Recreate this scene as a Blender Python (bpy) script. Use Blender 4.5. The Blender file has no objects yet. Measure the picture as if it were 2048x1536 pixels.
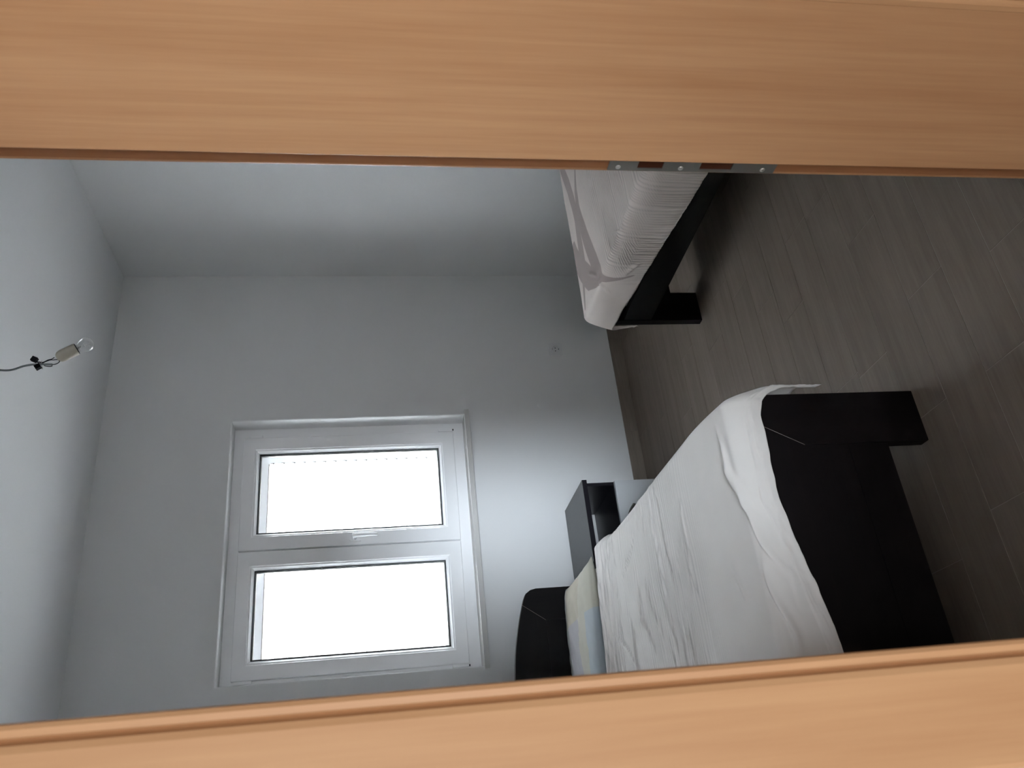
import bpy, bmesh, math, random
from mathutils import Vector, Matrix, noise as mnoise

scene = bpy.context.scene
COL = scene.collection
R_ = random.Random(7)

# ------------------------------------------------------------------ camera
cam_d = bpy.data.cameras.new('camera')
cam = bpy.data.objects.new('camera', cam_d)
COL.objects.link(cam)
YAW, PITCH, ROLL = 0.4975, 0.1662, -0.0241
H_EYE = 1.455
fw = Vector((math.sin(YAW) * math.cos(PITCH), math.cos(YAW) * math.cos(PITCH), -math.sin(PITCH)))
rt0 = Vector((math.cos(YAW), -math.sin(YAW), 0))
up0 = rt0.cross(fw)
rt = rt0 * math.cos(ROLL) + up0 * math.sin(ROLL)
up = -rt0 * math.sin(ROLL) + up0 * math.cos(ROLL)
# the phone was held upright, the picture file is turned: picture right = world down
cx, cy, cz = -up, rt, -fw
cam.matrix_world = Matrix(((cx.x, cy.x, cz.x, 0), (cx.y, cy.y, cz.y, 0), (cx.z, cy.z, cz.z, H_EYE), (0, 0, 0, 1)))
cam_d.sensor_fit = 'HORIZONTAL'
cam_d.sensor_width = 36.0
cam_d.lens = 1651.4 / 2048 * 36.0
cam_d.clip_start = 0.02
cam_d.dof.use_dof = True
cam_d.dof.focus_distance = 2.6
cam_d.dof.aperture_fstop = 13.0
scene.camera = cam

# ------------------------------------------------------------------ light
SKY = 18.5
w = bpy.data.worlds.new('overcast_sky')
scene.world = w
w.use_nodes = True
bg = w.node_tree.nodes['Background']
bg.inputs[0].default_value = (0.95, 0.975, 1.0, 1)
bg.inputs[1].default_value = SKY

def area(name, loc, aim, sx, sy, power, col):
    d = bpy.data.lights.new(name, 'AREA')
    d.shape = 'RECTANGLE'; d.size = sx; d.size_y = sy; d.energy = power; d.color = col
    o = bpy.data.objects.new(name, d); COL.objects.link(o)
    o.location = loc
    o.rotation_euler = (Vector(aim) - Vector(loc)).to_track_quat('-Z', 'Y').to_euler()
    return o
# area lamps added in the closed, windowless corridor behind the viewer
# narrow lamp for the inferred low daylight from the corridor, without a balcony door
beam_ = area('corridor_daylight_beam', (0.08, -1.20, 1.58), (1.50, 4.05, 0.48), 0.65, 1.70, 2.1, (0.80, 0.90, 1.0))
beam_.data.spread = math.radians(15)
fill_ = area('corridor_side_fill', (-1.17, -0.35, 0.95), (1.0, 0.30, 0.85), 1.0, 1.0, 5.2, (0.96, 0.97, 1.0))  # added lamp to light the door wood, no side window there
area('corridor_broad_fill', (-0.30, -1.22, 1.35), (0.4, 4.0, 1.2), 1.5, 1.3, 18.0, (0.92, 0.96, 1.0))  # added broad fill for architrave, floor and back wall, no window behind it
scene.view_settings.view_transform = 'Standard'
scene.view_settings.look = 'None'
scene.view_settings.gamma = 1.0
scene.view_settings.use_curve_mapping = False
scene.view_settings.exposure = 1.12
scene.cycles.use_denoising = True
scene.cycles.max_bounces = 14
scene.cycles.diffuse_bounces = 8
scene.cycles.transmission_bounces = 8
scene.cycles.transparent_max_bounces = 12
scene.cycles.sample_clamp_indirect = 40.0
scene.cycles.caustics_refractive = False
scene.cycles.caustics_reflective = False

# ------------------------------------------------------------------ helpers
def tag(o, label=None, cat=None, group=None, kind=None):
    if label: o['label'] = label
    if cat: o['category'] = cat
    if group: o['group'] = group
    if kind: o['kind'] = kind
    return o

def empty(name, loc=(0, 0, 0), rz=0.0):
    o = bpy.data.objects.new(name, None); COL.objects.link(o)
    o.empty_display_size = 0.05
    o.location = loc; o.rotation_euler = (0, 0, rz)
    return o

def link(name, me, parent=None):
    o = bpy.data.objects.new(name, me); COL.objects.link(o)
    if parent is not None: o.parent = parent
    return o

def add_box(bm, a, b, mat=None):
    x0, y0, z0 = a; x1, y1, z1 = b
    vs = [bm.verts.new(p) for p in ((x0,y0,z0),(x1,y0,z0),(x1,y1,z0),(x0,y1,z0),(x0,y0,z1),(x1,y0,z1),(x1,y1,z1),(x0,y1,z1))]
    fs = [(0,3,2,1),(4,5,6,7),(0,1,5,4),(1,2,6,5),(2,3,7,6),(3,0,4,7)]
    return [bm.faces.new([vs[i] for i in f]) for f in fs]

def finish(name, bm, mat, parent=None, bevel=0.0, seg=2, smooth=False):
    if bevel > 0:
        bmesh.ops.bevel(bm, geom=[e for e in bm.edges if e.calc_face_angle(0) > 0.5], offset=bevel, segments=seg, profile=0.5, affect='EDGES', clamp_overlap=True)
    bmesh.ops.recalc_face_normals(bm, faces=bm.faces)
    me = bpy.data.meshes.new(name)
    bm.to_mesh(me); bm.free()
    if smooth:
        for p in me.polygons: p.use_smooth = True
    if mat: me.materials.append(mat)
    return link(name, me, parent)

def box(name, a, b, mat, parent=None, bevel=0.0, seg=2):
    bm = bmesh.new(); add_box(bm, a, b)
    return finish(name, bm, mat, parent, bevel, seg)

def extrude_poly(bm, pts, axis, a, b):
    """pts 2-D outline, extruded along axis from a to b (axis 'x': pts=(y,z); 'y': pts=(x,z); 'z': pts=(x,y))"""
    def P(p, t):
        return {'x': (t, p[0], p[1]), 'y': (p[0], t, p[1]), 'z': (p[0], p[1], t)}[axis]
    A = [bm.verts.new(P(p, a)) for p in pts]; B = [bm.verts.new(P(p, b)) for p in pts]
    n = len(pts)
    bm.faces.new(A[::-1]); bm.faces.new(B)
    for i in range(n):
        bm.faces.new((A[i], A[(i+1) % n], B[(i+1) % n], B[i]))

def prism(name, pts, axis, a, b, mat, parent=None, bevel=0.0, seg=2):
    bm = bmesh.new(); extrude_poly(bm, pts, axis, a, b)
    return finish(name, bm, mat, parent, bevel, seg)

def add_tube(bm, pts, r, n=10, cap=True):
    pts = [Vector(p) for p in pts]
    rs = r if isinstance(r, (list, tuple)) else [r] * len(pts)
    prev = None; rings = []
    for i, p in enumerate(pts):
        t = (pts[min(i+1, len(pts)-1)] - pts[max(i-1, 0)]).normalized()
        if prev is None:
            u = t.orthogonal().normalized()
        else:
            u = (prev - t * prev.dot(t)).normalized()
        prev = u; v = t.cross(u)
        rings.append([bm.verts.new(p + (u * math.cos(2*math.pi*k/n) + v * math.sin(2*math.pi*k/n)) * rs[i]) for k in range(n)])
    for i in range(len(rings)-1):
        for k in range(n):
            bm.faces.new((rings[i][k], rings[i][(k+1) % n], rings[i+1][(k+1) % n], rings[i+1][k]))
    if cap:
        bm.faces.new(rings[0][::-1]); bm.faces.new(rings[-1])

def smooth_path(pts, sub=6):
    P = [Vector(p) for p in pts]; P = [P[0]*2-P[1]] + P + [P[-1]*2-P[-2]]
    out = []
    for i in range(1, len(P)-2):
        for s in range(sub):
            t = s/sub
            out.append(0.5*((2*P[i]) + (-P[i-1]+P[i+1])*t + (2*P[i-1]-5*P[i]+4*P[i+1]-P[i+2])*t*t + (-P[i-1]+3*P[i]-3*P[i+1]+P[i+2])*t**3))
    out.append(P[-2]); return out

def tube(name, pts, r, mat, parent=None, n=10, sub=6):
    bm = bmesh.new(); add_tube(bm, smooth_path(pts, sub), r, n)
    o = finish(name, bm, mat, parent, smooth=True); return o

# ------------------------------------------------------------------ materials
def mat_new(name):
    m = bpy.data.materials.new(name); m.use_nodes = True
    nt = m.node_tree; b = nt.nodes['Principled BSDF']
    return m, nt, b

def simple(name, col, rough=0.5, spec=0.5, metal=0.0, bump=0.0, scale=60.0):
    m, nt, b = mat_new(name)
    b.inputs['Base Color'].default_value = (*col, 1); b.inputs['Roughness'].default_value = rough
    b.inputs['Specular IOR Level'].default_value = spec; b.inputs['Metallic'].default_value = metal
    tc = nt.nodes.new('ShaderNodeTexCoord'); n = nt.nodes.new('ShaderNodeTexNoise'); n.inputs['Scale'].default_value = scale
    nt.links.new(tc.outputs['Object'], n.inputs['Vector'])
    mr = nt.nodes.new('ShaderNodeMapRange'); mr.inputs['To Min'].default_value = rough*0.93; mr.inputs['To Max'].default_value = min(1, rough*1.07)
    nt.links.new(n.outputs['Fac'], mr.inputs['Value']); nt.links.new(mr.outputs[0], b.inputs['Roughness'])
    if bump > 0:
        bp = nt.nodes.new('ShaderNodeBump'); bp.inputs['Strength'].default_value = bump; bp.inputs['Distance'].default_value = 0.002
        nt.links.new(n.outputs['Fac'], bp.inputs['Height']); nt.links.new(bp.outputs[0], b.inputs['Normal'])
    return m

def grain(name, dark, light, stretch, scale=1.0, rough=0.45, spec=0.4, bump=0.15, fine=1.0, per_object=False, contrast=1.0, big=0.5):
    """wood-like grain: noise stretched along one axis. stretch = per-axis frequency multipliers"""
    m, nt, b = mat_new(name); N = nt.nodes.new; L = nt.links.new
    tc = N('ShaderNodeTexCoord'); vec = tc.outputs['Object']
    if per_object:
        oi = N('ShaderNodeObjectInfo'); mu = N('ShaderNodeVectorMath'); mu.operation = 'SCALE'
        cb = N('ShaderNodeCombineXYZ'); 
        for i in range(3): L(oi.outputs['Random'], cb.inputs[i])
        L(cb.outputs[0], mu.inputs[0]); mu.inputs['Scale'].default_value = 37.0
        ad = N('ShaderNodeVectorMath'); L(vec, ad.inputs[0]); L(mu.outputs[0], ad.inputs[1]); vec = ad.outputs[0]
    def layer(sc, det, dist):
        mp = N('ShaderNodeMapping'); mp.inputs['Scale'].default_value = tuple(s*sc for s in stretch)
        n = N('ShaderNodeTexNoise'); n.inputs['Scale'].default_value = scale; n.inputs['Detail'].default_value = det; n.inputs['Distortion'].default_value = dist
        L(vec, mp.inputs[0]); L(mp.outputs[0], n.inputs['Vector']); return n.outputs['Fac']
    a = layer(1.0, 5, 0.6); c = layer(6.0*fine, 3, 0.1); d = layer(0.22, 2, 0.3)
    def mix(x, y, f):
        k = N('ShaderNodeMix'); k.data_type = 'FLOAT'; k.inputs[0].default_value = f; L(x, k.inputs[2]); L(y, k.inputs[3]); return k.outputs[0]
    v = mix(mix(a, c, 0.38), d, big*0.5)
    mr = N('ShaderNodeMapRange'); mr.inputs['From Min'].default_value = 0.5-0.22/contrast; mr.inputs['From Max'].default_value = 0.5+0.22/contrast
    L(v, mr.inputs['Value'])
    mc = N('ShaderNodeMix'); mc.data_type = 'RGBA'; mc.inputs[6].default_value = (*dark, 1); mc.inputs[7].default_value = (*light, 1)
    L(mr.outputs[0], mc.inputs[0]); L(mc.outputs[2], b.inputs['Base Color'])
    b.inputs['Roughness'].default_value = rough; b.inputs['Specular IOR Level'].default_value = spec
    bp = N('ShaderNodeBump'); bp.inputs['Strength'].default_value = bump; bp.inputs['Distance'].default_value = 0.001
    L(c, bp.inputs['Height']); L(bp.outputs[0], b.inputs['Normal'])
    return m

M_wall = simple('white_wall_paint', (0.70, 0.70, 0.70), 0.9, 0.2, bump=0.12, scale=90)
M_ceil = simple('white_ceiling_paint', (0.74, 0.745, 0.755), 0.92, 0.2, bump=0.10, scale=80)
M_corr = simple('corridor_paint', (0.62, 0.60, 0.57), 0.9, 0.2)
M_grout = simple('light_grout', (0.31, 0.27, 0.235), 0.9, 0.2)
M_tile = grain('wood_look_floor_tile', (0.142, 0.108, 0.083), (0.212, 0.170, 0.137), (1.6, 26, 26), 1.0, rough=0.58, spec=0.22, bump=0.35, per_object=True, contrast=1.1)
M_base = grain('wood_look_baseboard_tile', (0.18, 0.145, 0.118), (0.28, 0.235, 0.195), (1.6, 26, 26), 1.0, rough=0.34, spec=0.45, bump=0.25, per_object=True)
M_wood = grain('alder_door_veneer', (0.40, 0.185, 0.082), (0.66, 0.39, 0.20), (24, 24, 0.9), 1.0, rough=0.42, spec=0.35, bump=0.08, contrast=0.95, big=0.8)
M_woodr = grain('dark_rebate_wood', (0.26, 0.11, 0.045), (0.38, 0.18, 0.08), (15, 15, 0.85), 1.0, rough=0.5, spec=0.3, bump=0.05)  # darker, redder tone than the jamb wood
M_bed = grain('dark_stained_timber', (0.0020, 0.0014, 0.0018), (0.0065, 0.0042, 0.0045), (2.2, 22, 22), 1.0, rough=0.45, spec=0.20, bump=0.35, contrast=1.2)
M_bedv = grain('dark_stained_upright', (0.0020, 0.0014, 0.0018), (0.0065, 0.0042, 0.0045), (22, 22, 2.2), 1.0, rough=0.45, spec=0.20, bump=0.35, contrast=1.2)
M_bedy = grain('dark_stained_rail', (0.0018, 0.0016, 0.0018), (0.005, 0.004, 0.004), (22, 2.2, 22), 1.0, rough=0.42, spec=0.28, bump=0.3, contrast=1.2)
M_pvc = simple('white_plastic_frame', (0.92, 0.92, 0.93), 0.32, 0.5)
M_sill = simple('cut_stone_sill', (0.55, 0.54, 0.52), 0.6, 0.3, bump=0.25, scale=220)
M_gasket = simple('black_rubber_gasket', (0.02, 0.025, 0.03), 0.6, 0.3)
M_sock = simple('white_socket_plastic', (0.66, 0.66, 0.67), 0.35, 0.5)
M_dark = simple('dark_hole', (0.01, 0.01, 0.012), 0.6, 0.2)
M_metal = simple('brushed_grey_metal', (0.30, 0.29, 0.27), 0.42, 0.5, 0.85)
M_screw = simple('bright_screw_metal', (0.75, 0.74, 0.72), 0.3, 0.5, 0.9)
M_recess = simple('dark_red_wood_recess', (0.07, 0.022, 0.010), 0.8, 0.2)
M_joint = simple('pale_glue_line', (0.22, 0.20, 0.18), 0.8, 0.2)
M_ground = simple('pale_paving', (0.21, 0.21, 0.205), 0.9, 0.2)
M_laml = simple('black_brown_laminate', (0.014, 0.013, 0.017), 0.30, 0.42)
M_white = simple('white_laminate', (0.62, 0.64, 0.66), 0.35, 0.5)
M_cable = simple('grey_cable_sheath', (0.20, 0.22, 0.23), 0.5, 0.4)
M_black = simple('black_plastic', (0.006, 0.006, 0.010), 0.7, 0.2)
M_cream = simple('cream_porcelain', (0.50, 0.46, 0.38), 0.45, 0.5)
M_matt = simple('mattress_ticking', (0.50, 0.48, 0.46), 0.9, 0.2, bump=0.2, scale=120)

def pane_mat(name='window_glass', tint=(0.96, 0.975, 0.975), ior=1.45):
    m = bpy.data.materials.new(name); m.use_nodes = True; nt = m.node_tree; nt.nodes.clear()
    o = nt.nodes.new('ShaderNodeOutputMaterial'); t = nt.nodes.new('ShaderNodeBsdfTransparent'); g = nt.nodes.new('ShaderNodeBsdfGlossy')
    t.inputs[0].default_value = (*tint, 1); g.inputs['Roughness'].default_value = 0.02
    f = nt.nodes.new('ShaderNodeFresnel'); ge = nt.nodes.new('ShaderNodeNewGeometry'); mi = nt.nodes.new('ShaderNodeMapRange'); mi.inputs['To Min'].default_value = ior; mi.inputs['To Max'].default_value = 1/ior
    nt.links.new(ge.outputs['Backfacing'], mi.inputs['Value']); nt.links.new(mi.outputs[0], f.inputs['IOR']); x = nt.nodes.new('ShaderNodeMixShader')
    nt.links.new(f.outputs[0], x.inputs[0]); nt.links.new(t.outputs[0], x.inputs[1]); nt.links.new(g.outputs[0], x.inputs[2]); nt.links.new(x.outputs[0], o.inputs[0])
    return m
M_pane = pane_mat()
M_glass = pane_mat('clear_bulb_glass', (0.95, 0.95, 0.95), 1.9)

def slat_mat():
    m = bpy.data.materials.new('white_translucent_louvre'); m.use_nodes = True; nt = m.node_tree; nt.nodes.clear()
    o = nt.nodes.new('ShaderNodeOutputMaterial'); d = nt.nodes.new('ShaderNodeBsdfDiffuse'); t = nt.nodes.new('ShaderNodeBsdfTranslucent'); x = nt.nodes.new('ShaderNodeMixShader')
    tc = nt.nodes.new('ShaderNodeTexCoord'); n = nt.nodes.new('ShaderNodeTexNoise'); n.inputs['Scale'].default_value = 14
    mr = nt.nodes.new('ShaderNodeMapRange'); mr.inputs['To Min'].default_value = 0.86; mr.inputs['To Max'].default_value = 0.92
    nt.links.new(tc.outputs['Object'], n.inputs['Vector']); nt.links.new(n.outputs['Fac'], mr.inputs['Value'])
    d.inputs[0].default_value = (0.88, 0.88, 0.89, 1); t.inputs[0].default_value = (0.93, 0.94, 0.95, 1)
    nt.links.new(mr.outputs[0], x.inputs[0]); nt.links.new(d.outputs[0], x.inputs[1]); nt.links.new(t.outputs[0], x.inputs[2]); nt.links.new(x.outputs[0], o.inputs[0])
    return m
M_slat = slat_mat()
M_shut = slat_mat()
M_shut.name = 'white_shutter_frame'
for n_ in M_shut.node_tree.nodes:
    if n_.type == 'MAP_RANGE': n_.inputs['To Min'].default_value = 0.08; n_.inputs['To Max'].default_value = 0.10

def cloth(name, col, col2=None, weave=900, bump=0.25, attr=None, patches=False, groove_tone=0.72):
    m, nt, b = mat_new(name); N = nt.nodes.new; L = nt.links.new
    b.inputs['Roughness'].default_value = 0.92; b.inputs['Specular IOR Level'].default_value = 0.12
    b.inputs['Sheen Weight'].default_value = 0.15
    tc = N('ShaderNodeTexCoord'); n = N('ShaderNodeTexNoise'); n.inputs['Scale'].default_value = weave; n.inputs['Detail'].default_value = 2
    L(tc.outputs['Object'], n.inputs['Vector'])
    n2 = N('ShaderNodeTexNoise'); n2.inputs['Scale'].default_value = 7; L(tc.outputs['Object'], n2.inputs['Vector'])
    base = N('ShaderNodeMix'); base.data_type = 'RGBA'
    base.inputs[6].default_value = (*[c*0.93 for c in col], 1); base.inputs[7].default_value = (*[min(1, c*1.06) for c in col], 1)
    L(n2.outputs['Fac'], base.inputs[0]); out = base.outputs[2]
    st_ = N('ShaderNodeAttribute'); st_.attribute_name = 'groove_tone'  # cloth colour darker in the ripple grooves
    sm = N('ShaderNodeMix'); sm.data_type = 'RGBA'; sm.inputs[7].default_value = (*[c*groove_tone for c in col], 1)
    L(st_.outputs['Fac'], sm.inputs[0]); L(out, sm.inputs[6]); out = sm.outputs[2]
    if attr:
        at = N('ShaderNodeAttribute'); at.attribute_name = attr
        gt = N('ShaderNodeMapRange'); gt.inputs['From Min'].default_value = 0.47; gt.inputs['From Max'].default_value = 0.53
        L(at.outputs['Fac'], gt.inputs['Value'])
        mx = N('ShaderNodeMix'); mx.data_type = 'RGBA'; mx.inputs[7].default_value = (*col2, 1)
        L(gt.outputs[0], mx.inputs[0]); L(out, mx.inputs[6]); out = mx.outputs[2]
    if patches:
        sx = N('ShaderNodeSeparateXYZ'); L(tc.outputs['Object'], sx.inputs[0])
        def ramp(sock, a, bb, stops):
            mr = N('ShaderNodeMapRange'); mr.inputs['From Min'].default_value = a; mr.inputs['From Max'].default_value = bb; L(sock, mr.inputs['Value'])
            r = N('ShaderNodeValToRGB'); r.color_ramp.interpolation = 'CONSTANT'
            while len(r.color_ramp.elements) > 1: r.color_ramp.elements.remove(r.color_ramp.elements[0])
            r.color_ramp.elements[0].position = stops[0][0]; r.color_ramp.elements[0].color = (*stops[0][1], 1)
            for p, c in stops[1:]:
                e = r.color_ramp.elements.new(p); e.color = (*c, 1)
            L(mr.outputs[0], r.inputs[0]); return r.outputs[0]
        blue = (0.36, 0.41, 0.45); sand = (0.45, 0.43, 0.34); tan = (0.42, 0.37, 0.27); mauve = (0.35, 0.33, 0.36); grey = (0.42, 0.44, 0.44)
        # y measured from the foot board, x across the bed
        A = ramp(sx.outputs['Y'], 1.2, 2.0, [(0.0, sand), (0.47, tan), (0.84, grey)])
        B = ramp(sx.outputs['Y'], 1.2, 2.0, [(0.0, blue), (0.38, sand), (0.52, mauve), (0.74, grey)])
        st = N('ShaderNodeMath'); st.operation = 'GREATER_THAN'; st.inputs[1].default_value = 0.27; L(sx.outputs['X'], st.inputs[0])
        mx = N('ShaderNodeMix'); mx.data_type = 'RGBA'; L(st.outputs[0], mx.inputs[0]); L(B, mx.inputs[6]); L(A, mx.inputs[7])
        m2 = N('ShaderNodeMix'); m2.data_type = 'RGBA'; m2.inputs[0].default_value = 0.25; L(mx.outputs[2], m2.inputs[6]); L(out, m2.inputs[7]); out = m2.outputs[2]
    L(out, b.inputs['Base Color'])
    bp = N('ShaderNodeBump'); bp.inputs['Strength'].default_value = bump; bp.inputs['Distance'].default_value = 0.0006
    L(n.outputs['Fac'], bp.inputs['Height']); L(bp.outputs[0], b.inputs['Normal'])
    return m
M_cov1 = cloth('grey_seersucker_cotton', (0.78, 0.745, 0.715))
M_cov2 = cloth('beige_seersucker_cotton', groove_tone=0.55, col=(0.66, 0.59, 0.55), col2=(0.38, 0.315, 0.295), attr='motif')
M_sheet = cloth('patchwork_cotton', (0.45, 0.45, 0.44), patches=True, bump=0.12)
M_under = cloth('beige_sheet_cotton', (0.33, 0.32, 0.30))

# ------------------------------------------------------------------ room shell
XL, XR, YF, YB, HC = -0.12, 2.95, 0.840, 4.05, 2.835
WX0, WX1, WZ0, WZ1 = 0.685, 2.015, 0.945, 2.191     # window hole in the back wall
DX0, DX1, DZ, YN = 0.082, 0.786, 2.04, 0.546        # door hole, near face of the front wall
TH = 0.30

def wall_with_hole(name, x0, x1, z1, y0, y1, hx0, hx1, hz0, hz1, mat, soft=0.0):
    bm = bmesh.new()
    xs = [x0, hx0, hx1, x1]; zs = sorted(set([0.0, hz0, hz1, z1]))
    g = {}
    for k, y in enumerate((y0, y1)):
        for i, x in enumerate(xs):
            for j, z in enumerate(zs): g[k, i, j] = bm.verts.new((x, y, z))
    nz = len(zs)
    hj = [j for j in range(nz-1) if zs[j] >= hz0-1e-6 and zs[j+1] <= hz1+1e-6]
    edge = []
    for i in range(3):
        for j in range(nz-1):
            if i == 1 and j in hj: continue
            for k in (0, 1):
                q = [g[k, i, j], g[k, i+1, j], g[k, i+1, j+1], g[k, i, j+1]]
                bm.faces.new(q if k == 0 else q[::-1])
    j0, j1 = hj[0], hj[-1]+1
    ring = [(1, j0), (2, j0), (2, j1), (1, j1)]
    for n in range(4):
        a, b = ring[n], ring[(n+1) % 4]
        if a[1] == b[1] and zs[a[1]] == 0.0: continue
        bm.faces.new([g[0, a[0], a[1]], g[0, b[0], b[1]], g[1, b[0], b[1]], g[1, a[0], a[1]]])
    out = [(0, 0), (3, 0), (3, nz-1), (0, nz-1)]
    return bm

bm = wall_with_hole('w', XL-0.15, XR+0.15, HC, YB, YB+TH, WX0, WX1, WZ0, WZ1, M_wall)
# soften the plaster corner around the window hole
es = [e for e in bm.edges if all(abs(v.co.y-YB) < 1e-6 and WX0-1e-4 <= v.co.x <= WX1+1e-4 and WZ0-1e-4 <= v.co.z <= WZ1+1e-4 for v in e.verts)]
bmesh.ops.bevel(bm, geom=es, offset=0.006, segments=3, profile=0.5, affect='EDGES')
wb = tag(finish('wall_back', bm, M_wall), kind='structure')
tag(box('wall_right', (XR, YF, 0), (XR+0.15, YB, HC), M_wall), kind='structure')
tag(box('wall_left', (XL-0.15, YF, 0), (XL, YB, HC), M_wall), kind='structure')
bm = wall_with_hole('w', -1.35, XR+0.15, HC, YN+0.010, YF, DX0-0.03, DX1+0.03, 0.0, DZ+0.03, M_wall)
tag(finish('wall_front', bm, M_wall), kind='structure')
# corridor behind the viewer, closed walls without window openings
tag(box('wall_corridor_left', (-1.35, -1.4, 0), (-1.2, YN+0.01, HC), M_corr), kind='structure')
tag(box('wall_corridor_right', (2.2, -1.4, 0), (2.35, YN+0.01, HC), M_corr), kind='structure')
tag(box('wall_corridor_back', (-1.35, -1.4, 0), (2.35, -1.25, HC), M_corr), kind='structure')
tag(box('ceiling', (-1.35, -1.4, HC), (XR+0.15, YB+TH, HC+0.2), M_ceil), kind='structure')

tag(box('ground', (-40, YB+TH+0.02, -0.50), (45, 80, -0.35), M_ground), kind='structure')

# floor: grout bed with single wood-look tiles, long side along the window wall
floor = tag(box('floor', (-1.35, -1.4, -0.15), (XR+0.15, YB+TH, -0.0010), M_grout), kind='structure')
TL, TW, J = 0.6095, 0.1553, 0.0018
cache = {}
def tile_mesh(lx, ly, th=0.010):
    key = (round(lx, 3), round(ly, 3), th)
    if key not in cache:
        bm = bmesh.new(); add_box(bm, (-lx/2, -ly/2, -th), (lx/2, ly/2, 0))
        te = [e for e in bm.edges if all(v.co.z > -1e-6 for v in e.verts)]
        bmesh.ops.bevel(bm, geom=te, offset=0.0004, segments=1, affect='EDGES')
        bmesh.ops.recalc_face_normals(bm, faces=bm.faces)
        me = bpy.data.meshes.new('floor_tile'); bm.to_mesh(me); bm.free(); me.materials.append(M_tile); cache[key] = me
    return cache[key]
offs = {0: 0.553, 1: 0.858, 2: 0.48, 5: 1.625, 6: 1.801, 7: 1.911, 15: 1.83}
for r in range(-5, 17):
    y0 = 1.557 + r*TW; y1 = y0 + TW
    y0 = max(y0, YF+0.0); y1 = min(y1, YB)
    if y1 - y0 < 0.02: continue
    o0 = offs.get(r, (r*0.37) % TL) % TL
    k = -1
    while True:
        a = o0 + k*TL; b = a + TL; k += 1
        if a > XR: break
        a2, b2 = max(a, XL), min(b, XR)
        if b2 - a2 < 0.02: continue
        t = link('tile', tile_mesh(b2-a2-J, y1-y0-J), floor)
        t.location = ((a2+b2)/2, (y0+y1)/2, R_.uniform(-0.0001, 0.0001))

# tile skirting
def skirting(name, along, fixed, a, b, first, sign):
    bb = tag(empty(name), kind='structure')
    s = a; cuts = [a] + [c for c in [first + i*TL for i in range(-8, 9)] if a+0.02 < c < b-0.02] + [b]
    for c0, c1 in zip(cuts, cuts[1:]):
        bm = bmesh.new()
        if along == 'x': add_box(bm, (-(c1-c0)/2+J/2, -0.004, 0), ((c1-c0)/2-J/2, 0.004, 0.073))
        else: add_box(bm, (-0.004, -(c1-c0)/2+J/2, 0), (0.004, (c1-c0)/2-J/2, 0.073))
        o = finish('tile', bm, M_base, bb, bevel=0.0008, seg=1)
        o.location = ((c0+c1)/2, fixed-0.005, 0.0005) if along == 'x' else (fixed + sign*0.005, (c0+c1)/2, 0.0005)
    g = [(a, fixed-0.006, 0.0), (b, fixed-0.0005, 0.0705)] if along == 'x' else [(min(fixed, fixed+sign*0.0055), a, 0.0), (max(fixed, fixed+sign*0.0055), b, 0.0705)]
    box('grout_bed', g[0], g[1], M_grout, bb)
skirting('baseboard_back', 'x', YB, XL, XR, 1.879, -1)
skirting('baseboard_right', 'y', XR, YF, YB-0.01, 1.0, -1)
skirting('baseboard_left', 'y', XL, YF, YB-0.01, 1.2, 1)

# ------------------------------------------------------------------ window
win = tag(empty('window_1', (0, 0, 0)), kind='structure')
YFR, YS = 4.158, 4.136       # faces of the fixed frame and of the sashes
def ring_frame(name, x0, x1, z0, z1, ox, oz, y0, y1, mat, parent, bev=0.003):
    """mitred rectangular frame"""
    if not isinstance(ox, tuple): ox = (ox, ox)
    if not isinstance(oz, tuple): oz = (oz, oz)
    bm = bmesh.new()
    O = [(x0, z0), (x1, z0), (x1, z1), (x0, z1)]; I = [(x0+ox[0], z0+oz[0]), (x1-ox[1], z0+oz[0]), (x1-ox[1], z1-oz[1]), (x0+ox[0], z1-oz[1])]
    v = {}
    for n, S in (('o', O), ('i', I)):
        for k, y in enumerate((y0, y1)):
            for q, p in enumerate(S): v[n, k, q] = bm.verts.new((p[0], y, p[1]))
    for q in range(4):
        r = (q+1) % 4
        bm.faces.new((v['o',0,q], v['o',0,r], v['i',0,r], v['i',0,q]))
        bm.faces.new((v['o',1,r], v['o',1,q], v['i',1,q], v['i',1,r]))
        bm.faces.new((v['o',0,r], v['o',0,q], v['o',1,q], v['o',1,r]))
        bm.faces.new((v['i',0,q], v['i',0,r], v['i',1,r], v['i',1,q]))
    bmesh.ops.recalc_face_normals(bm, faces=bm.faces)
    return finish(name, bm, mat, parent, bevel=bev, seg=2)
def bead(parent, x0, x1, z0, z1, wd, y0, y1):
    bm = bmesh.new(); O = [(x0, z0), (x1, z0), (x1, z1), (x0, z1)]
    I = [(x0+wd, z0+wd), (x1-wd, z0+wd), (x1-wd, z1-wd), (x0+wd, z1-wd)]
    M = [(x0+wd*0.35, z0+wd*0.35), (x1-wd*0.35, z0+wd*0.35), (x1-wd*0.35, z1-wd*0.35), (x0+wd*0.35, z1-wd*0.35)]
    rows = [[bm.verts.new((p[0], y0, p[1])) for p in O], [bm.verts.new((p[0], y0+0.002, p[1])) for p in M], [bm.verts.new((p[0], y1, p[1])) for p in I]]
    for a, b in zip(rows, rows[1:]):
        for q in range(4):
            r = (q+1) % 4; bm.faces.new((a[q], a[r], b[r], b[q]))
    o = finish('glazing_bead', bm, M_pvc, parent)
    g = ring_frame('gasket', x0+wd-0.001, x1-wd+0.001, z0+wd-0.001, z1-wd+0.001, 0.004, 0.004, y1-0.002, y1+0.006, M_gasket, parent, 0)
    return o
ring_frame('outer_frame', WX0-0.03, WX1+0.012, 0.962, WZ1+0.01, (0.13, 0.105), (0.10, 0.10), YFR, YFR+0.065, M_pvc, win)
box('meeting_post', (1.290, YFR+0.004, 1.05), (1.40, YFR+0.06, 2.12), M_pvc, win, bevel=0.003)
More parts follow.
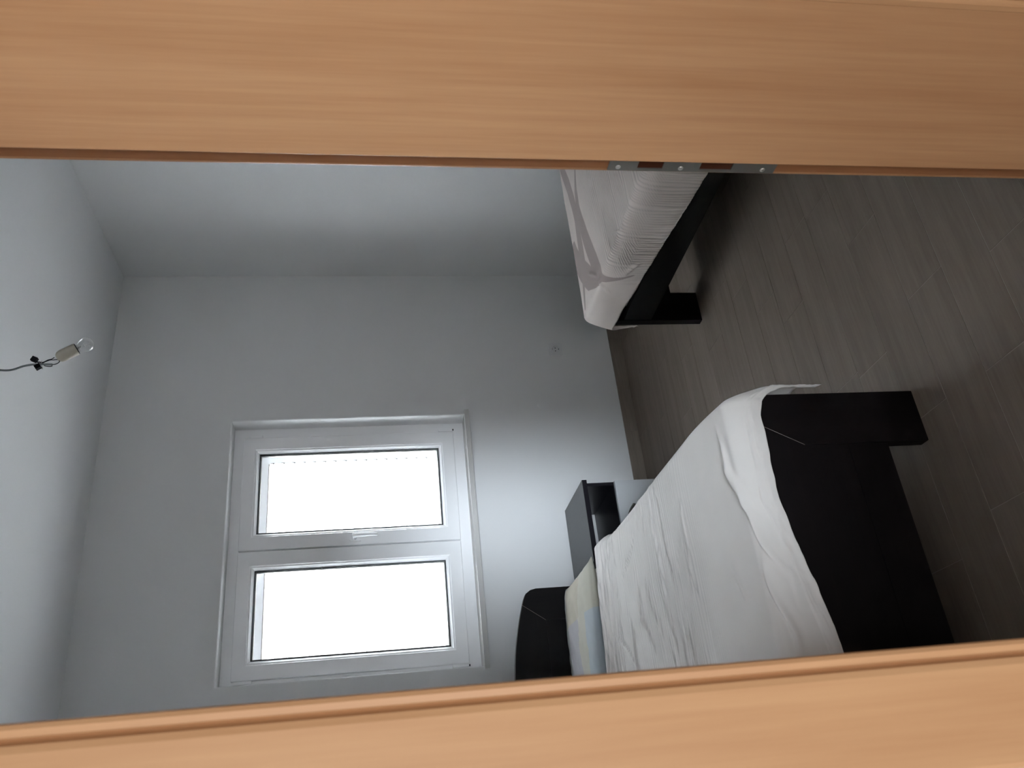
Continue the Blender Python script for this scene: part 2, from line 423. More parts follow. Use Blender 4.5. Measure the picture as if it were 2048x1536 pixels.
def sash(x0, x1, z0, z1, bx0, bx1, bz0, bz1, handle, hinge_x):
    s = ring_frame('sash', x0, x1, z0, z1, (bx0-x0, x1-bx1), (bz0-z0, z1-bz1), YS, YS+0.055, M_pvc, win, 0.004)
    bead(s, bx0, bx1, bz0, bz1, 0.020, YS+0.003, YS+0.021)
    wd = 0.019
    box('pane', (bx0+wd, YS+0.024, bz0+wd), (bx1-wd, YS+0.028, bz1-wd), M_pane, s)
    # outer pane spacer bars of the double glazing
    ring_frame('spacer', bx0+wd+0.002, bx1-wd-0.002, bz0+wd+0.002, bz1-wd-0.002, 0.007, 0.007, YS+0.029, YS+0.042, M_metal, s, 0)
    hx0, hx1 = (hinge_x, hinge_x+0.014)
    box('hinge', (hx0, YS-0.004, z1-0.095), (hx1, YS+0.018, z1-0.012), M_pvc, s, bevel=0.003)
    box('hinge', (hx0, YS-0.004, z0+0.002), (hx1, YS+0.018, z0+0.082), M_pvc, s, bevel=0.003)
    box('hinge_pin', (hx0+0.002, YS-0.0055, z0-0.002), (hx1-0.003, YS-0.001, z0+0.004), M_dark, s)
    if handle:
        hx, hz = 1.372, 1.565
        prism('handle_plate', [(hx-0.016, hz-0.028), (hx+0.016, hz-0.028), (hx+0.016, hz+0.022), (hx+0.009, hz+0.032), (hx-0.009, hz+0.032), (hx-0.016, hz+0.022)], 'y', YS-0.009, YS, M_pvc, s, 0.002)
        bm = bmesh.new(); add_tube(bm, [(hx, YS-0.008, hz+0.005), (hx, YS-0.045, hz+0.005)], 0.011, 16)
        add_tube(bm, smooth_path([(hx, YS-0.045, hz+0.012), (hx, YS-0.050, hz-0.01), (hx, YS-0.052, hz-0.05), (hx, YS-0.050, hz-0.112)], 4), [0.0105]*9+[0.008]*4, 12)
        finish('handle_lever', bm, M_pvc, s, smooth=True)
    return s
sash(1.338, 1.957, 1.026, 2.140, 1.408, 1.886, 1.092, 2.076, True, 1.958)
sash(0.716, 1.3315, 1.028, 2.140, 0.786, 1.257, 1.092, 2.076, False, 0.700)

# window board
ws = tag(empty('trim_1'), kind='structure')
box('sill_board', (WX0+0.003, 4.046, 0.950), (WX1-0.001, YFR+0.004, 0.968), M_sill, ws, bevel=0.001)
box('sill_nosing', (0.668, 4.022, 0.944), (2.034, 4.0465, 0.969), M_sill, ws, bevel=0.002)

# louvred shutters outside, closed
def shutter(x0, x1, label):
    s = tag(empty('shutter', ((x0+x1)/2, 4.255, 1.03)), label, 'shutter', None)
    cxm = (x0+x1)/2
    W = (x1-x0)/2; z1 = 1.075
    ys = 0.018
    st = 0.088
    for sx in (-1, 1):
        a, b = (-W-(0.022 if x0 < 1 else 0.001), -W+st) if sx < 0 else (W-st, W+(0.075 if x1 > 1.5 else 0.001))
        box('stile', (a, -ys, -0.078), (b, ys, z1+0.080), M_shut, s, bevel=0.002)
    box('rail', (-W+st, -ys, z1-0.085), (W-st, ys, z1+0.080), M_shut, s, bevel=0.002)
    box('rail', (-W+st, -ys, -0.078), (W-st, ys, 0.10), M_shut, s, bevel=0.002)
    bm = bmesh.new(); hw = W-st-0.001; n = 7
    c, sn = math.cos(math.radians(55)), math.sin(math.radians(55)); L = 0.0385
    pr = [(-L, -0.005), (-L*0.7, -0.007), (L*0.7, -0.007), (L, -0.005), (L, 0.005), (L*0.7, 0.007), (-L*0.7, 0.007), (-L, 0.005)]
    pts = [(-(a*c - b*sn)*1.0, (a*sn + b*c)) for a, b in pr]
    extrude_poly(bm, pts, 'x', -hw, hw)
    bmesh.ops.recalc_face_normals(bm, faces=bm.faces)
    me = bpy.data.meshes.new('slat'); bm.to_mesh(me); bm.free(); me.materials.append(M_slat)
    z = 0.128; k = 0
    while z < z1-0.092:
        o = link('slat', me, s); o.location = (0, 0, z); z += 0.0548
    for sx in (-1, 1):
        bm = bmesh.new(); zz = 0.128
        while zz < z1-0.092:
            add_box(bm, (sx*hw-0.004, -0.021, zz+0.012), (sx*hw+0.004, -0.0175, zz+0.030)); zz += 0.0548
        tag(finish('slat_clip', bm, M_metal, s), kind='stuff')
    bm = bmesh.new(); zz = 0.128
    while zz < z1-0.092:
        yl = -L*c - 0.0035*sn; zl = zz + L*sn
        add_box(bm, (-hw, yl-0.0030, zl-0.0012), (hw, yl-0.0004, zl+0.0016)); zz += 0.0548
    tag(finish('slat_shade_line', bm, M_shut, s), kind='stuff')  # added opaque strips, stand in for the grey shade lines between slats
    box('rail_gap', (-W+st+0.002, -ys-0.001, z1-0.089), (W-st-0.002, -ys+0.004, z1-0.0845), M_metal, s)
    box('latch', (0.02 if sx else 0, -ys-0.004, 0.52), (0.03, -ys, 0.55), M_metal, s, bevel=0.001).location = (W-0.055, 0, 0)
    return s
sh1 = shutter(1.349, 1.935, 'white louvred shutter leaf outside the window, behind the sash with the handle')
sh2 = shutter(0.712, 1.343, 'white louvred shutter leaf outside the window, behind the sash above the bed')

# ------------------------------------------------------------------ door frame
dr = tag(empty('door_1'), kind='structure')
YE = 0.8165                  # end of the wide lining, start of the rebate
# right lining (jamb) with rebate at the room side
prism('jamb', [(0.786, YN+0.0105), (0.78600, YE-0.00350), (0.78617, YE-0.00242), (0.78667, YE-0.00144), (0.78744, YE-0.00067), (0.78842, YE-0.00017), (0.78950, YE-0.00000), (0.799, YE), (0.799, 0.842), (0.818, 0.842), (0.818, YN+0.0105)], 'z', 0, DZ+0.03, M_wood, dr)
prism('rebate_strip', [(0.7984, YE+0.0002), (0.7984, 0.8418), (0.7992, 0.8418), (0.7992, YE+0.0002)], 'z', 0, DZ+0.01, M_woodr, dr)  # rebate face in the darker wood tone
prism('jamb', [(DX0, YN+0.0105), (DX0, YE-0.004), (DX0-0.0012, YE-0.001), (DX0-0.004, YE), (DX0-0.013, YE), (DX0-0.013, 0.842), (DX0-0.032, 0.842), (DX0-0.032, YN+0.0105)], 'z', 0, DZ+0.03, M_wood, dr, 0.0006, 1)
prism('head', [(YN+0.0105, DZ), (YE-0.004, DZ), (YE, DZ+0.004), (YE, DZ+0.013), (0.842, DZ+0.013), (0.842, DZ+0.032), (YN+0.0105, DZ+0.032)], 'x', DX0-0.03, DX1+0.03, M_wood, dr, 0.0006, 1)
# architraves on the corridor side: rounded lip, shallow groove, flat board
def archi(x, s, y, d):
    """x inner edge, s = direction away from the opening, y wall-side plane, d = towards the viewer (-1) or room (+1)"""
    pts = [(x, y), (x, y+d*0.007), (x+s*0.0015, y+d*0.0105), (x+s*0.0045, y+d*0.012), (x+s*0.0085, y+d*0.0105), (x+s*0.0098, y+d*0.0080),
           (x+s*0.0112, y+d*0.0095), (x+s*0.0135, y+d*0.0150), (x+s*0.018, y+d*0.0165), (x+s*0.078, y+d*0.0165), (x+s*0.081, y+d*0.015), (x+s*0.082, y+d*0.012), (x+s*0.082, y)]
    o = prism('architrave', pts, 'z', 0, DZ+0.012, M_wood, dr)
    for p in o.data.polygons: p.use_smooth = False
    return o
archi(DX0, -1, YN+0.010, -1)
archi(DX1, 1, YN+0.010, -1)
archi(DX0-0.016, -1, 0.841, 1)
archi(DX1+0.016, 1, 0.841, 1)
box('architrave', (DX0-0.081, YN-0.0065, DZ), (DX1+0.081, YN+0.010, DZ+0.08), M_wood, dr, bevel=0.003)
box('architrave', (DX0-0.097, 0.841, DZ+0.016), (DX1+0.097, 0.8575, DZ+0.096), M_wood, dr, bevel=0.003)

# strike plate let into the rebate
sp = tag(empty('strike_plate', (0.7984, 0.829, 1.0)), 'grey metal strike plate with two latch holes in the wooden door jamb', 'strike plate')
def hole_plate():
    bm = bmesh.new(); z = [0.875, 0.942, 0.990, 1.045, 1.082, 1.124]; y0, y1 = 0.8175, 0.8435; hy0, hy1 = 0.8175, 0.8385
    for a, b, full in ((z[0], z[1], True), (z[2], z[3], True), (z[4], z[5], True), (z[1], z[2], False), (z[3], z[4], False)):
        if full: add_box(bm, (-0.0022, y0-0.829, a-1.0), (0, y1-0.829, b-1.0))
        else: add_box(bm, (-0.0022, hy1-0.829, a-1.0), (0, y1-0.829, b-1.0))
    bmesh.ops.remove_doubles(bm, verts=bm.verts, dist=0.0001)
    return finish('plate', bm, M_metal, sp)
hole_plate()
for a, b in ((0.942, 0.990), (1.045, 1.082)):
    box('latch_hole', (-0.0006, 0.8175-0.829, a-1.0), (-0.0001, 0.0095, b-1.0), M_recess, sp)
for zz in (1.110, 1.018, 0.894):
    bm = bmesh.new(); bmesh.ops.create_uvsphere(bm, u_segments=14, v_segments=8, radius=0.0038)
    for v in bm.verts: v.co.x *= 0.35
    o = finish('screw', bm, M_screw, sp, smooth=True); o.location = (-0.0026, 0.0075, zz-1.0)

# ------------------------------------------------------------------ beds
W, BL, TK = 0.98, 1.99, 0.034
XC = -W/2
def arch(z0, x): return z0 - (0.39 if z0 > 0.7 else 0.15)*x*x
def end_board(root, y0, y1, z_top, z_in, planks, z_leg0=0.0):
    h = W/2; si = h-0.147; xm = si + (z_in and 0.070)
    mt = 0.416
    # uprights
    for s in (-1, 1):
        zc = arch(z_top, h)
        pts = [(s*si, 0.0), (s*h, 0.0), (s*h, zc-0.045), (s*(h-0.006), zc-0.018), (s*(h-0.022), arch(z_top, h-0.022)-0.003), (s*(h-0.045), arch(z_top, h-0.045)), (s*mt, arch(z_top, mt)), (s*si, z_in)]
        prism('leg', pts, 'y', y0, y1, M_bedv, root, 0.0016, 2)
    # arched top rail between the mitres
    n = 16; top = [(-mt + 2*mt*i/n, 0) for i in range(n+1)]
    g = 0.0006
    pts = [(-si-0.0+g, z_in+g), (si-g, z_in+g)] + [(x*0.9985, arch(z_top, x)) for x, _ in reversed(top)]
    prism('top_rail', pts, 'y', y0, y1, M_bed, root, 0.0016, 2)
    for s in (-1, 1):      # pale glue line of the mitre
        x0, z0, x1, z1 = s*si, z_in, s*mt, arch(z_top, mt)
        dxx, dzz = x1-x0, z1-z0; ln = math.hypot(dxx, dzz); nx, nz = -dzz/ln*0.0007, dxx/ln*0.0007
        prism('joint_line', [(x0-nx, z0-nz), (x1-nx, z1-nz), (x1+nx, z1+nz), (x0+nx, z0+nz)], 'y', y0-0.0004, y0+0.002, M_joint, root)
    for a, b in planks:
        box('panel_plank', (-si+0.0006, y0+0.004, a+0.0006), (si-0.0006, y1-0.004, b-0.0006), M_bed, root, bevel=0.0016)

def make_bed(loc, rz, label, group):
    b = tag(empty('bed', loc, rz), label, 'bed', group)
    end_board(b, 0.0, TK, 0.515, 0.356, [(0.118, 0.232), (0.232, 0.356)])
    end_board(b, BL-TK, BL, 0.870, 0.700, [(0.118, 0.300), (0.300, 0.500), (0.500, 0.700)])
    for s in (-1, 1):
        a, c = sorted((s*(W/2-0.004), s*(W/2-0.030)))
        box('side_rail', (a, TK+0.0005, 0.237), (c, BL-TK-0.0005, 0.362), M_bedy, b, bevel=0.002)
        a, c = sorted((s*(W/2-0.030), s*(W/2-0.055)))
        box('slat_ledge', (a, TK, 0.255), (c, BL-TK, 0.295), M_bedy, b)
    for i in range(13):
        y = 0.12 + i*0.145
        box('bed_slat', (-W/2+0.032, y, 0.295), (W/2-0.032, y+0.07, 0.310), M_bed, b)
    return b
bed_a = make_bed((0.941-W/2, 1.834, 0), -0.013, 'dark brown wooden bed with arched headboard, its foot board facing the door', None)
bed_b = make_bed((1.902+W/2, 2.979, 0), math.pi, 'dark brown wooden bed along the far side wall, its foot corner and side rail showing', None)

def mattress(bed, label, zb=0.3105, zt=0.538):
    bm = bmesh.new(); add_box(bm, (-W/2+0.036, 0.045, zb), (W/2-0.036, BL-0.045, zt))
    bmesh.ops.bevel(bm, geom=list(bm.edges), offset=0.05, segments=5, affect='EDGES')
    o = finish('mattress', bm, M_matt, None, smooth=True)
    o.location = bed.location; o.rotation_euler = bed.rotation_euler
    return tag(o, label, 'mattress')
mattress(bed_a, 'pale mattress on the bed by the window, hidden under its grey bedspread')
mattress(bed_b, 'pale mattress on the bed along the far side wall, under its patterned bedspread', zt=0.508)

def fbm(x, y, z=0.0, o=3):
    return mnoise.fractal(Vector((x, y, z)), 1.0, 2.0, o, noise_basis='PERLIN_ORIGINAL')
def sstep(a, b, x):
    t = max(0.0, min(1.0, (x-a)/(b-a))); return t*t*(3-2*t)

def drape(over, r):
    """cloth running over a rounded edge: returns (outwards, downwards)"""
    if over <= 0: return 0.0, 0.0
    arc = r*math.pi/2
    if over < arc:
        t = over/r; return r*math.sin(t), r*(1-math.cos(t))
    return r, r + (over-arc)

def seg_dist(px, py, L):
    best = -9
    for (x0, y0, w0), (x1, y1, w1) in zip(L, L[1:]):
        dx, dy = x1-x0, y1-y0; l2 = dx*dx+dy*dy or 1e-9
        t = max(0, min(1, ((px-x0)*dx+(py-y0)*dy)/l2))
        d = math.hypot(px-x0-t*dx, py-y0-t*dy); wd = (w0+(w1-w0)*t)/2
        best = max(best, wd-d)
    return best

def thickness(o, t):
    m = o.modifiers.new('thickness', 'SOLIDIFY'); m.thickness = t; m.offset = -1
    return o

def bedspread(bed, name, label, mat, zt, q_end, side, foot, rv, ripple_amp, seed, nq, np_, motif=None, head_fold=True, ripple_from=0.30, dense=0.86, flare=(0, 0), sag=0.0):
    """grid in cloth space: p across the bed, q along it (0 at the foot edge, negative = hanging over the foot board)"""
    rh = 0.035; hw = W/2 + 0.009 - rh; yfe = 0.024; arc = (rh+rv)/2*math.pi/2
    me = bpy.data.meshes.new(name); V = []; F = []; A = []; S_ = []
    def roll(a):
        if a <= 0: return 0.0, 0.0
        if a < arc:
            t = a/arc*math.pi/2; return rh*math.sin(t), rv*(1-math.cos(t))
        return rh, rv + a - arc
    for j in range(nq+1):
        t = j/nq; t = t*0.86/0.60*0.62 if False else (t/0.86*dense if t < 0.86 else dense + (t-0.86)/0.14*(1-dense))
        for i in range(np_+1):
            u = -1 + 2*i/np_; s = 1 if u > 0 else -1
            q_n = q_end*t
            p = u*side(q_n)
            ft = foot(p)
            q = -ft + (q_end+ft)*t
            qq = q
            if t < 0.1: qq += fbm(p*6.1, seed, 3)*0.006*(1-t/0.1)
            if head_fold and t > 0.9:
                qq = q + (fbm(p*4.0, seed+5, 2)*0.012 - 0.10*p)*((t-0.9)/0.1)
            a_, b_ = max(0.0, abs(p)-hw), max(0.0, yfe-qq)
            rad = math.hypot(a_, b_); out, dn = roll(rad)
            ca_, cb_ = (a_/rad, b_/rad) if rad > 0 else (0.0, 0.0)
            x = s*(min(abs(p), hw) + out*ca_); y = max(qq, yfe) - out*cb_
            z = zt - dn - sag*(1-max(0.0, min(1.0, qq/0.24)))**1.6
            fl = sstep(0.02, 0.16, dn)*math.exp(-(max(0.0, qq)/0.10)**2)*ca_
            x += s*flare[0]*fl; y -= flare[1]*fl
            dx = dn*ca_*ca_; dy = dn*cb_*cb_; k = ca_*ca_; rr = rv; foot_r = rv
            # broad softness
            crown = 0.010*(1-min(1.0, abs(p)/hw)**2)
            z += crown*sstep(0.0, 0.3, qq)
            soft = fbm(p*2.2+seed, qq*2.2, 0.0)*0.007
            e_ = sstep(0, rv, dn); n = Vector((s*ca_*e_, -cb_*e_, max(0.0, 1-e_))).normalized()
            # seersucker ripples running across the bed
            wob = fbm(p*1.6+seed*2, qq*9.0, 4.0)*0.020 + fbm(p*7, qq*14, 7.0)*0.003
            am = ripple_amp*sstep(ripple_from-0.1, ripple_from+0.12, qq)*(0.45+1.1*abs(fbm(p*3.0, qq*5.0, 11)))
            rip = am*(0.35 - 2.2*(1-abs(math.sin((qq+wob)*math.pi/0.0155)))**2)
            # creases
            cr = 0.0
            for (cp, cq, ang, ln, wd, hh) in creases.get(name_key, ()):
                ca, sa = math.cos(ang), math.sin(ang)
                u = (p-cp)*ca + (qq-cq)*sa; v = -(p-cp)*sa + (qq-cq)*ca + 0.010*math.sin(u*23+cp*40)
                if abs(u) < ln and abs(v) < wd*4:
                    cr += 1.5*hh*math.exp(-(v/wd)**2)*(1-(u/ln)**2)
            hf = 0.0
            if head_fold:
                e = q_end - q
                if e < 0.20:
                    ph = e + 0.010*fbm(p*3, seed, 9)
                    hf = 1.5*(0.010*abs(math.sin(ph*math.pi/0.043 + p*1.7)) + 0.006*abs(math.sin(ph*math.pi/0.019 - p*3.3)))*sstep(0.20, 0.06, e) + 0.012*sstep(0.11, 0.015, e)
            hem = 0.0
            dfoot = qq + ft
            if dfoot < 0.032: hem = 0.0032 + 0.0042*fbm(p*22, dfoot*40, seed)
            d = soft*(0.4 if dx > 0 else 1) + rip + cr + hf*(1-sstep(0, 0.1, dx)*0.6) + hem
            # side drape: gentle vertical pleats and a slight outward lean
            if dx > rr*0.8:
                d += (0.004*fbm(qq*9, dx*3, seed) + 0.0025*fbm(qq*34, dx*4, seed+2))*sstep(rr*0.8, 0.16, dx)
            if dy > foot_r*0.8 and k < 1:
                d += (0.005*fbm(p*8, dy*4, seed+3) + 0.002)*(1-k)
            V.append((x + n.x*d, y + n.y*d, z + n.z*d))
            S_.append(min(1.0, am/ripple_amp*1.1)*(1-abs(math.sin((qq+wob)*math.pi/0.0155)))**2 if ripple_amp else 0.0)  # strength of the darker colour in each ripple groove
            if motif: A.append(max(0.0, min(1.0, 0.5 + motif(p, qq)*14)))
    for j in range(nq):
        for i in range(np_):
            a = j*(np_+1)+i; F.append((a, a+1, a+np_+2, a+np_+1))
    me.from_pydata(V, [], F); me.update()
    for pl in me.polygons: pl.use_smooth = True
    me.materials.append(mat)
    st_ = me.attributes.new('groove_tone', 'FLOAT', 'POINT'); st_.data.foreach_set('value', S_)
    if motif:
        at = me.attributes.new('motif', 'FLOAT', 'POINT')
        at.data.foreach_set('value', A)
    o = link(name, me); o.location = bed.location; o.rotation_euler = bed.rotation_euler
    thickness(o, 0.0025)
    return tag(o, label, 'bedspread')

rc = random.Random(3)
cr1 = [(0.10, 0.86, 0.35, 0.16, 0.006, 0.006), (0.33, 0.95, -1.0, 0.12, 0.005, 0.006), (-0.05, 1.00, 0.15, 0.22, 0.006, 0.007),
       (0.18, 0.62, 0.05, 0.34, 0.006, 0.006), (0.28, 0.56, 0.10, 0.24, 0.007, -0.006), (-0.15, 0.55, -0.04, 0.25, 0.006, 0.005), (0.05, 1.12, 0.9, 0.14, 0.006, 0.006),
       (0.02, 0.12, 0.5, 0.07, 0.008, 0.003), (-0.22, 0.12, 0.4, 0.08, 0.010, 0.003), (0.28, 0.03, 0.25, 0.16, 0.007, 0.008), (0.16, 0.00, 0.30, 0.18, 0.007, 0.009), (-0.10, -0.02, 0.1, 0.2, 0.006, 0.006)]
for _ in range(26):
    cr1.append((rc.uniform(-0.45, 0.45), rc.uniform(0.35, 1.2), rc.uniform(-0.25, 0.25), rc.uniform(0.05, 0.16), 0.004, rc.uniform(0.002, 0.0045)))
cr2 = [(0.40, 0.25, 0.7, 0.06, 0.006, 0.006), (0.50, 0.30, -0.6, 0.05, 0.006, 0.006), (0.46, 0.60, 1.1, 0.07, 0.006, 0.005), (0.58, 0.42, 1.0, 0.05, 0.007, 0.006)]
for _ in range(20):
    cr2.append((-rc.uniform(0.50, 0.66), rc.uniform(0.1, 1.1), rc.uniform(0.9, 1.9), rc.uniform(0.03, 0.07), 0.005, rc.uniform(0.002, 0.005)))
creases = {'a': cr1, 'b': cr2}

# motif bands of the second bedspread in cloth coordinates (across, along, band width)
BANDS = [
 [(-0.422, 0.046, 0.052), (-0.34, 0.076, 0.062), (-0.185, 0.139, 0.074), (-0.066, 0.168, 0.078), (0.022, 0.181, 0.078), (0.111, 0.173, 0.078), (0.196, 0.162, 0.085), (0.259, 0.15, 0.095)],
 [(-0.179, 0.302, 0.012), (-0.15, 0.287, 0.018), (-0.061, 0.246, 0.040), (0.031, 0.232, 0.058), (0.114, 0.242, 0.072), (0.204, 0.255, 0.080), (0.285, 0.277, 0.084), (0.365, 0.299, 0.086), (0.437, 0.320, 0.078), (0.497, 0.336, 0.040), (0.531, 0.350, 0.022), (0.555, 0.362, 0.015), (0.594, 0.380, 0.008)],
 [(0.114, 0.039, 0.09), (0.187, 0.063, 0.11), (0.27, 0.112, 0.115), (0.374, 0.195, 0.112), (0.46, 0.30, 0.063)],
 [(0.28, 0.15, 0.09), (0.306, 0.117, 0.060), (0.356, 0.097, 0.042), (0.437, 0.058, 0.022)]]
def motif_b(p, q):
    return max(seg_dist(p, q, L) for L in BANDS)

def interp(x, T):
    for (a, va), (b, vb) in zip(T, T[1:]):
        if x <= b: return va + (vb-va)*max(0.0, min(1.0, (x-a)/(b-a)))*1.0
    return T[-1][1]
FOOT_A = [(-0.6, 0.17), (-0.4, 0.16), (-0.17, 0.132), (0.035, 0.100), (0.2, 0.071), (0.42, 0.081), (0.50, 0.105), (0.56, 0.12)]
name_key = 'a'
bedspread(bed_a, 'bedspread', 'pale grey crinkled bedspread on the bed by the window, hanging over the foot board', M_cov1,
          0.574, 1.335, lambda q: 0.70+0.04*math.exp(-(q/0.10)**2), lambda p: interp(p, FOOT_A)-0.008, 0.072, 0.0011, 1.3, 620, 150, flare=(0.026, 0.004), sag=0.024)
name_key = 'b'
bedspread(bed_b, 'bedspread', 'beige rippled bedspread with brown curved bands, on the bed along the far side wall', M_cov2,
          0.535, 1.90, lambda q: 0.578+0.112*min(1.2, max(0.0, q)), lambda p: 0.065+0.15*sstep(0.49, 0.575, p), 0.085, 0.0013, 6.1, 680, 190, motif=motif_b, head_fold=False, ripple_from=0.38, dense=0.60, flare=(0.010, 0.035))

# sheet and pillow end of bed a
def sheet(bed):
    V = []; F = []; hw = W/2-0.036; n, m = 46, 60
    for j in range(n+1):
        q = 1.20 + 0.725*j/n
        for i in range(m+1):
            p = -(hw+0.12) + 2*(hw+0.12)*i/m; s = 1 if p > 0 else -1
            hw = 0.474; ox, dx = drape(abs(p)-(hw-0.04), 0.05)
            z = 0.5445 - dx + fbm(p*3, q*3, 2)*0.002*(1 if dx <= 0 else 0)
            V.append((s*(min(abs(p), hw-0.04)+ox) if abs(p) > hw-0.04 else p, q, z))
    for j in range(n):
        for i in range(m):
            a = j*(m+1)+i; F.append((a, a+1, a+m+2, a+m+1))
    me = bpy.data.meshes.new('bed_sheet'); me.from_pydata(V, [], F)
    for pl in me.polygons: pl.use_smooth = True
    me.materials.append(M_sheet); o = link('bed_sheet', me); o.location = bed.location; o.rotation_euler = bed.rotation_euler
    thickness(o, 0.0015)
    return tag(o, 'patchwork patterned sheet stretched over the head end of the bed by the window', 'sheet')
sheet(bed_a)
def pillow(bed):
    bm = bmesh.new(); nu, nv = 60, 44
    cxp, cyp, a, b = 0.0, 1.674, 0.472, 0.274
    grid = {}
    for side in (1, -1):
        for j in range(nv+1):
            for i in range(nu+1):
                u = -1+2*i/nu; v = -1+2*j/nv
                edge = (i in (0, nu)) or (j in (0, nv))
                if side < 0 and edge: grid[side, i, j] = grid[1, i, j]; continue
                h = ((1-abs(u)**3.2)*(1-abs(v)**2.6))**0.42 if not edge else 0.0
                pin = 1 - 0.035*(1-abs(u)**2)*abs(v)**6 - 0.0*abs(u)
                x = cxp + a*u*(1-0.03*(1-v*v)*abs(u)**4); y = cyp + b*v*pin
                wr = fbm(u*5+1, v*4, side)*0.006*h + (fbm(u*18, v*5, 3)*0.0035*h)
                z = 0.592 + side*(0.045 if side < 0 else 0.047)*h + wr*(side > 0)
                grid[side, i, j] = bm.verts.new((x, y, max(z, 0.5475)))
    for side in (1, -1):
        for j in range(nv):
            for i in range(nu):
                q = [grid[side, i, j], grid[side, i+1, j], grid[side, i+1, j+1], grid[side, i, j+1]]
                bm.faces.new(q if side > 0 else q[::-1])
    o = finish('pillow', bm, M_sheet, None, smooth=True); o.location = bed.location; o.rotation_euler = bed.rotation_euler
    return tag(o, 'pillow in a pale yellow, blue and mauve patchwork case against the headboard', 'pillow')
pillow(bed_a)

# ------------------------------------------------------------------ bedside cabinet
ns = tag(empty('nightstand', (1.2075, 3.83, 0)), 'black-brown and white bedside cabinet with an open shelf, under the window beside the bed', 'nightstand')
def nb(name, x0, x1, y0, y1, z0, z1, m, p=ns, bv=0.001):
    return box(name, (x0-1.2075, y0-3.83, z0), (x1-1.2075, y1-3.83, z1), m, p, bevel=bv)
nb('top', 1.030, 1.428, 3.612, 4.040, 0.457, 0.480, M_laml, bv=0.0012)
nb('side_panel', 1.398, 1.414, 3.622, 4.035, 0.0, 0.4565, M_laml)
nb('side_panel', 1.043, 1.059, 3.622, 4.035, 0.0, 0.4565, M_laml)
nb('shelf', 1.0595, 1.3975, 3.622, 4.035, 0.309, 0.325, M_laml)
nb('bottom_panel', 1.0595, 1.3975, 3.63, 4.035, 0.055, 0.071, M_laml)
nb('plinth', 1.0595, 1.3975, 3.66, 3.675, 0.0, 0.0545, M_laml)
nb('back_panel', 1.0595, 1.3975, 4.027, 4.034, 0.0715, 0.3085, M_laml)
dwr = nb('drawer', 1.045, 1.4135, 3.602, 3.6215, 0.060, 0.323, M_white, bv=0.0015)
pts = []
for i in range(13):
    t = i/12; pts.append((1.125 + 0.165*t - 1.2075, 3.602 - 3.83 - 0.004 - 0.022*math.sin(math.pi*t), 0.252 + 0.036*math.sin(math.pi*min(1, t*1.0))*0.9))
bm = bmesh.new(); add_tube(bm, pts, 0.0055, 10)
for v in bm.verts: v.co.z = 0.27 + (v.co.z-0.27)*1.3
finish('handle', bm, M_metal, dwr, smooth=True)

# ------------------------------------------------------------------ wall socket
so = tag(empty('wall_socket', (2.421, YB, 0.403)), 'square white power socket with a round recess, on the window wall near the floor', 'socket')
def plate():
    bm = bmesh.new(); h = 0.040; r = 0.0205; n = 32; yf = -0.009
    O = []; I = []
    for k in range(n):
        a = 2*math.pi*(k+0.5)/n; c, s = math.cos(a), math.sin(a); m = max(abs(c), abs(s))
        O.append(bm.verts.new((h*c/m, yf, h*s/m))); I.append(bm.verts.new((r*c, yf, r*s)))
    B = [bm.verts.new((v.co.x*1.02, 0, v.co.z*1.02)) for v in O]; D = [bm.verts.new((v.co.x*0.94, -0.001, v.co.z*0.94)) for v in I]
    for k in range(n):
        j = (k+1) % n
        bm.faces.new((O[k], O[j], I[j], I[k])); bm.faces.new((O[j], O[k], B[k], B[j])); bm.faces.new((I[k], I[j], D[j], D[k]))
    bm.faces.new(D)
    return finish('cover_plate', bm, M_sock, so)
plate()
for dx in (-0.0095, 0.0095):
    bm = bmesh.new(); add_tube(bm, [(dx, -0.0012, 0), (dx, -0.0022, 0)], 0.0030, 12); finish('pin_hole', bm, M_dark, so)
for dz in (-1, 1):
    box('earth_clip', (-0.003, -0.0085, dz*0.0195-0.0015), (0.003, -0.001, dz*0.0195+0.0015), M_dark, so)

# ------------------------------------------------------------------ bare bulb on its cable
yb = 2.40
pl = tag(empty('pendant_bulb', (1.396, yb, HC)), 'bare clear light bulb in a cream holder hanging from the ceiling on a grey cable', 'light bulb')
def L3(x, z, dy=0.0): return (x-1.396, dy, z-HC)
tube('cable', [L3(1.392, HC), L3(1.399, 2.74), L3(1.400, 2.66), L3(1.396, 2.60), L3(1.394, 2.569), L3(1.398, 2.549), L3(1.408, 2.526), L3(1.413, 2.50), L3(1.4135, 2.475), L3(1.4125, 2.444)], 0.0032, M_cable, pl)
ax = Vector((0.522, 0, -0.853)); q0 = Vector(L3(1.4345, 2.434)); q1 = q0 + ax*0.062
def along(t): return q0 + ax*t
bm = bmesh.new(); add_tube(bm, [along(0.0), along(0.003), along(0.009), along(0.018), along(0.060), along(0.063)], [0.008, 0.013, 0.0175, 0.0195, 0.0195, 0.0185], 24)
finish('lamp_holder', bm, M_cream, pl, smooth=True)
bm = bmesh.new(); add_tube(bm, [along(0.0632), along(0.0655)], [0.0190, 0.0165], 24); finish('holder_rim', bm, M_dark, pl)
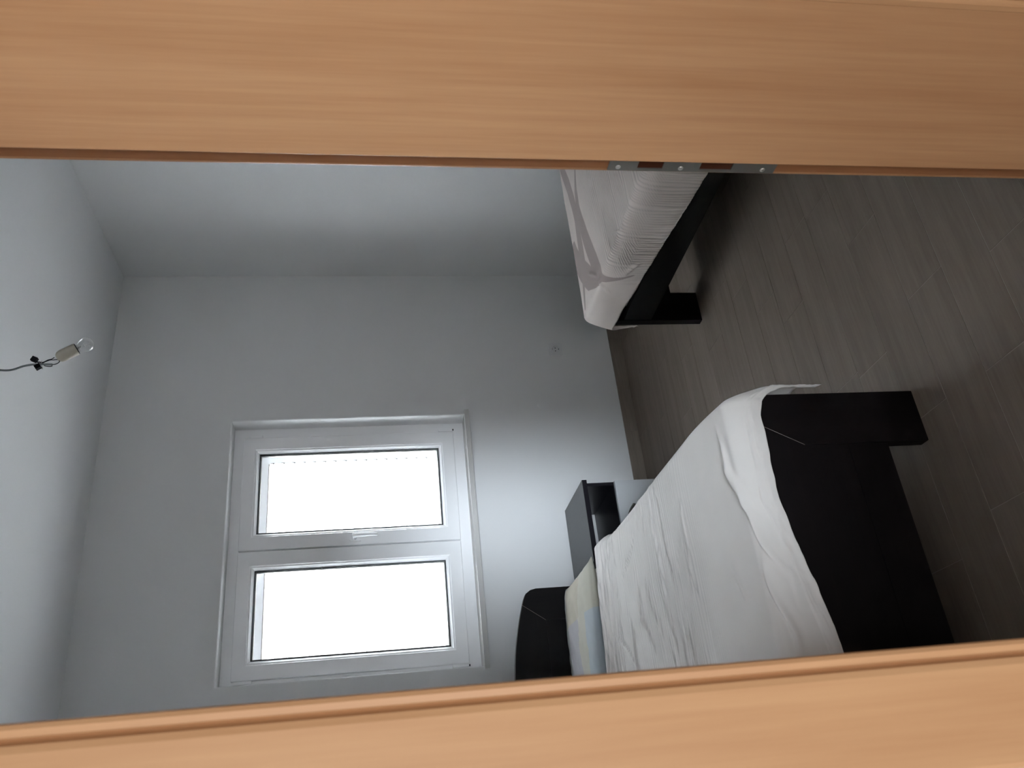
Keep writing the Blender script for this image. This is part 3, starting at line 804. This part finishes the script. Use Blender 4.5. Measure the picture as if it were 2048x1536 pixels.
prof = [(0.0655, 0.0110), (0.070, 0.0125), (0.076, 0.0165), (0.083, 0.0208), (0.091, 0.0232), (0.099, 0.0228), (0.106, 0.0195), (0.1115, 0.0135), (0.1145, 0.0065), (0.1153, 0.0008)]
bm = bmesh.new(); add_tube(bm, [along(t) for t, r in prof], [r for t, r in prof], 28)
finish('bulb_glass', bm, M_glass, pl, smooth=True)
bm = bmesh.new(); add_tube(bm, [along(0.066), along(0.078)], [0.005, 0.0028], 12)
side = Vector((0.853, 0, 0.522))
add_tube(bm, [along(0.077), along(0.088)+side*0.008], 0.0005, 6); add_tube(bm, [along(0.077), along(0.088)-side*0.008], 0.0005, 6)
add_tube(bm, [along(0.088)+side*0.008, along(0.090)+side*0.004, along(0.0885), along(0.090)-side*0.004, along(0.088)-side*0.008], 0.0004, 6)
finish('filament', bm, M_screw, pl, smooth=True)
for k, pth in enumerate([
    [(1.436, 2.440), (1.430, 2.447), (1.427, 2.457), (1.420, 2.468), (1.417, 2.480), (1.422, 2.492), (1.429, 2.500)],
    [(1.412, 2.444), (1.4125, 2.436), (1.4165, 2.428), (1.4215, 2.424), (1.426, 2.425), (1.4295, 2.431), (1.4285, 2.442), (1.4285, 2.452), (1.423, 2.464), (1.416, 2.474), (1.410, 2.480)],
    [(1.4105, 2.444), (1.4075, 2.446), (1.407, 2.455), (1.410, 2.466), (1.417, 2.472), (1.424, 2.482), (1.4245, 2.494)]]):
    tube('wire', [L3(x, z, 0.003*(k-1)) for x, z in pth], 0.0013, M_black, pl, n=8)
tube('tie_wire', [L3(1.4255, 2.476), L3(1.417, 2.4745, -0.005), L3(1.409, 2.474, 0.0), L3(1.4025, 2.471), L3(1.396, 2.4695)], 0.0009, M_metal, pl, n=6)
for (x, z, an) in ((1.4315, 2.498, 0.45), (1.4045, 2.484, -0.6)):
    bm = bmesh.new(); add_box(bm, (-0.0075, -0.006, -0.0085), (0.0075, 0.006, 0.0085))
    o = finish('connector_block', bm, M_black, pl, bevel=0.0012); o.location = L3(x, z); o.rotation_euler = (0, an, 0)
